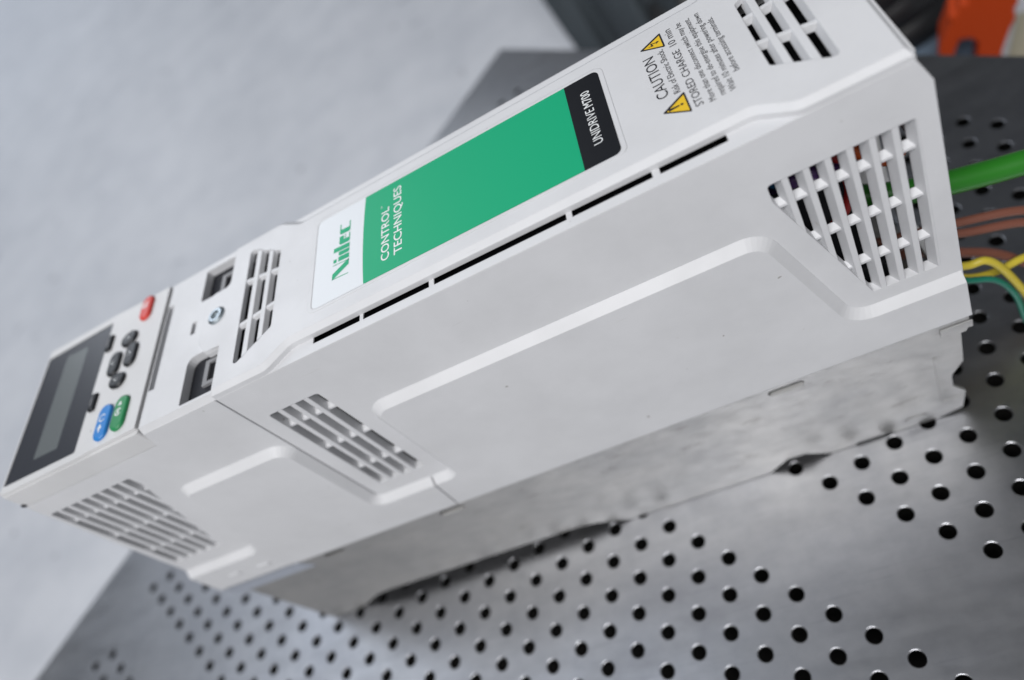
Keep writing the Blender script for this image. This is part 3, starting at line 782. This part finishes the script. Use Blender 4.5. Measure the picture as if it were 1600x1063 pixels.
# orange two-legged clamp, standing on the floor behind the table edge
def upright(name, pix, depth_pt, thick, mt, label, cat):
    """outline given in pixels, set upright on a vertical plane through depth_pt facing the camera"""
    n = Vector((CAM.x - depth_pt.x, CAM.y - depth_pt.y, 0)).normalized()
    ax = Vector((-n.y, n.x, 0)); V = []; lp = []
    for u, v in pix:
        d = RIGHT * ((u - 800) / FPX) + DOWN * ((v - 531.5) / FPX) + FWD
        p = CAM + d * ((depth_pt - CAM).dot(n) / d.dot(n)); lp.append(p)
    k = len(lp); V = [p for p in lp] + [p - n * thick for p in lp]
    F = [(i, (i + 1) % k, k + (i + 1) % k, k + i) for i in range(k)]
    tv, tf = fill([((p - depth_pt).dot(ax), p.z) for p in lp])
    o = len(V); V += [depth_pt + ax * a + Vector((0, 0, z - depth_pt.z)) for a, z in tv]; F += [tuple(o + i for i in t) for t in tf]
    o = len(V); V += [depth_pt + ax * a + Vector((0, 0, z - depth_pt.z)) - n * thick for a, z in tv]; F += [tuple(o + i for i in t) for t in tf]
    me = bpy.data.meshes.new(name); me.from_pydata([q * S for q in V], [], F)
    bm = bmesh.new(); bm.from_mesh(me); bmesh.ops.remove_doubles(bm, verts=bm.verts, dist=1e-6)
    bmesh.ops.recalc_face_normals(bm, faces=bm.faces)
    ed = [e for e in bm.edges if len(e.link_faces) == 2 and e.calc_face_angle(0) > 0.5]
    bmesh.ops.bevel(bm, geom=ed, offset=0.003, segments=2, affect='EDGES', profile=0.5, clamp_overlap=True)
    bm.to_mesh(me); bm.free()
    ob = link(name, me, mt); tag(ob, label, cat); return ob
base_o = at(1530, 150, FZ)
clamp = upright('clamp', [(1466, 150), (1468, 82), (1478, 56), (1484, 40), (1481, 27), (1494, 22), (1500, 8), (1512, 4), (1518, -20), (1560, -32), (1588, -22), (1592, 8), (1584, 16), (1588, 30), (1578, 50), (1566, 84), (1562, 150), (1522, 150), (1526, 84), (1528, 70), (1518, 62), (1500, 64), (1492, 84), (1488, 150)], base_o, 34, 'orange',
        'orange painted two-legged clamp standing behind the table edge', 'clamp')
# black hose bundle
def hoses():
    for k, (du, dv, r, lab) in enumerate(((0, 0, 17, 'lowest black rubber hose of the bundle beside the orange clamp'), (-26, -30, 17, 'second black rubber hose above the lowest in the bundle'), (-58, -54, 17, 'topmost black rubber hose of the bundle beside the orange clamp'))):
        pts = [at(1318 + du, 96 + dv, FZ + 30 + 26 * k), at(1380 + du, 50 + dv, FZ + 30 + 26 * k), at(1432 + du, 18 + dv, FZ + 30 + 26 * k), at(1480 + du, -30 + dv, FZ + 30 + 26 * k), at(1530 + du, -80 + dv, FZ + 30 + 26 * k)]
        for p in pts: p.z = FZ + r + 0.5 + 27 * k
        wire('hose', pts, r, 'rubber', lab, 'hose')
hoses()
def card(name, pix, mt, label, cat, th=3):
    pts = [at(u, v, FZ + th + 0.5) for u, v in pix]
    V = [p for p in pts] + [p - Vector((0, 0, th)) for p in pts]; n = len(pts)
    o = mk(name, V, [tuple(range(n)), tuple(range(n, 2 * n))] + [(i, (i + 1) % n, n + (i + 1) % n, n + i) for i in range(n)], mt)
    tag(o, label, cat)
card('card_sheet', [(1370, 140), (1395, 40), (1470, 5), (1545, 30), (1540, 140)], 'pale_blue', 'pale blue sheet on the floor under the black hoses', 'sheet')
card('cardboard_piece', [(1560, 150), (1590, 20), (1680, 10), (1700, 150)], 'beige', 'beige piece of card on the floor beside the orange clamp', 'card')
# dark cloth bundle
def lump(name, cen, rx, ry, rz, rotz, mt, label, cat, seed):
    rnd = random.Random(seed); me = bpy.data.meshes.new(name); bm = bmesh.new()
    bmesh.ops.create_icosphere(bm, subdivisions=4, radius=1.0)
    ph = [(rnd.uniform(2, 6), rnd.uniform(0, 6), rnd.uniform(2, 5), rnd.uniform(0, 6)) for _ in range(5)]
    for v in bm.verts:
        c = v.co.copy(); f = 1.0
        for a, b2, c2, d2 in ph: f += 0.06 * math.sin(a * c.x + b2) * math.sin(c2 * c.y + d2 + 2 * c.z)
        f += 0.05 * abs(math.sin(5 * math.atan2(c.y, c.x) + 3 * c.z))
        v.co = Vector((c.x * rx * f, c.y * ry * f, max(c.z * rz * f, -rz * 0.55))) * S
    bm.to_mesh(me); bm.free()
    for p in me.polygons: p.use_smooth = True
    o = link(name, me, mt); o.location = (Vector(cen) + Vector((0, 0, rz * 0.55))) * S; o.rotation_euler.z = rotz
    tag(o, label, cat); return o
def folded_cloth():
    a = at(925, 110, FZ); b2 = at(1110, 110, FZ); n_s, n_z = 90, 24; V = []; F = []
    n = Vector((CAM.x - a.x, CAM.y - a.y, 0)).normalized(); hgt = 190.0
    for j in range(n_z + 1):
        v = j / n_z
        for i in range(n_s + 1):
            u = i / n_s
            p = a.lerp(b2, u) + (a - b2) * 0.20 * v * (1 - 0.6 * u)
            fold = 16 * math.sin(u * 12 + 1.6 * v) + 5 * math.sin(u * 27 + 2.0 - 2 * v) - 60 * v * v
            V.append(p + n * fold + Vector((0, 0, 1 + hgt * v)))
    w_ = n_s + 1
    F = [(j * w_ + i, j * w_ + i + 1, (j + 1) * w_ + i + 1, (j + 1) * w_ + i) for j in range(n_z) for i in range(n_s)]
    k = len(V); V += [p - n * 6 for p in V]
    F += [tuple(k + q for q in reversed(f)) for f in F]
    rim = [i for i in range(w_)] + [j * w_ + n_s for j in range(1, n_z + 1)] + [n_z * w_ + i for i in range(n_s - 1, -1, -1)] + [j * w_ for j in range(n_z - 1, 0, -1)]
    F += [(rim[q], rim[(q + 1) % len(rim)], k + rim[(q + 1) % len(rim)], k + rim[q]) for q in range(len(rim))]
    o = mk('folded_cloth', V, F, 'teal_cloth', None, True)
    tag(o, 'dark teal folded cloth standing on the floor beyond the drive', 'cloth')
folded_cloth()
lump('cloth_bundle', at(1150, -10, FZ), 110, 80, 70, 0.4, 'rubber', 'black crumpled cloth next to the dark teal one', 'cloth', 5)
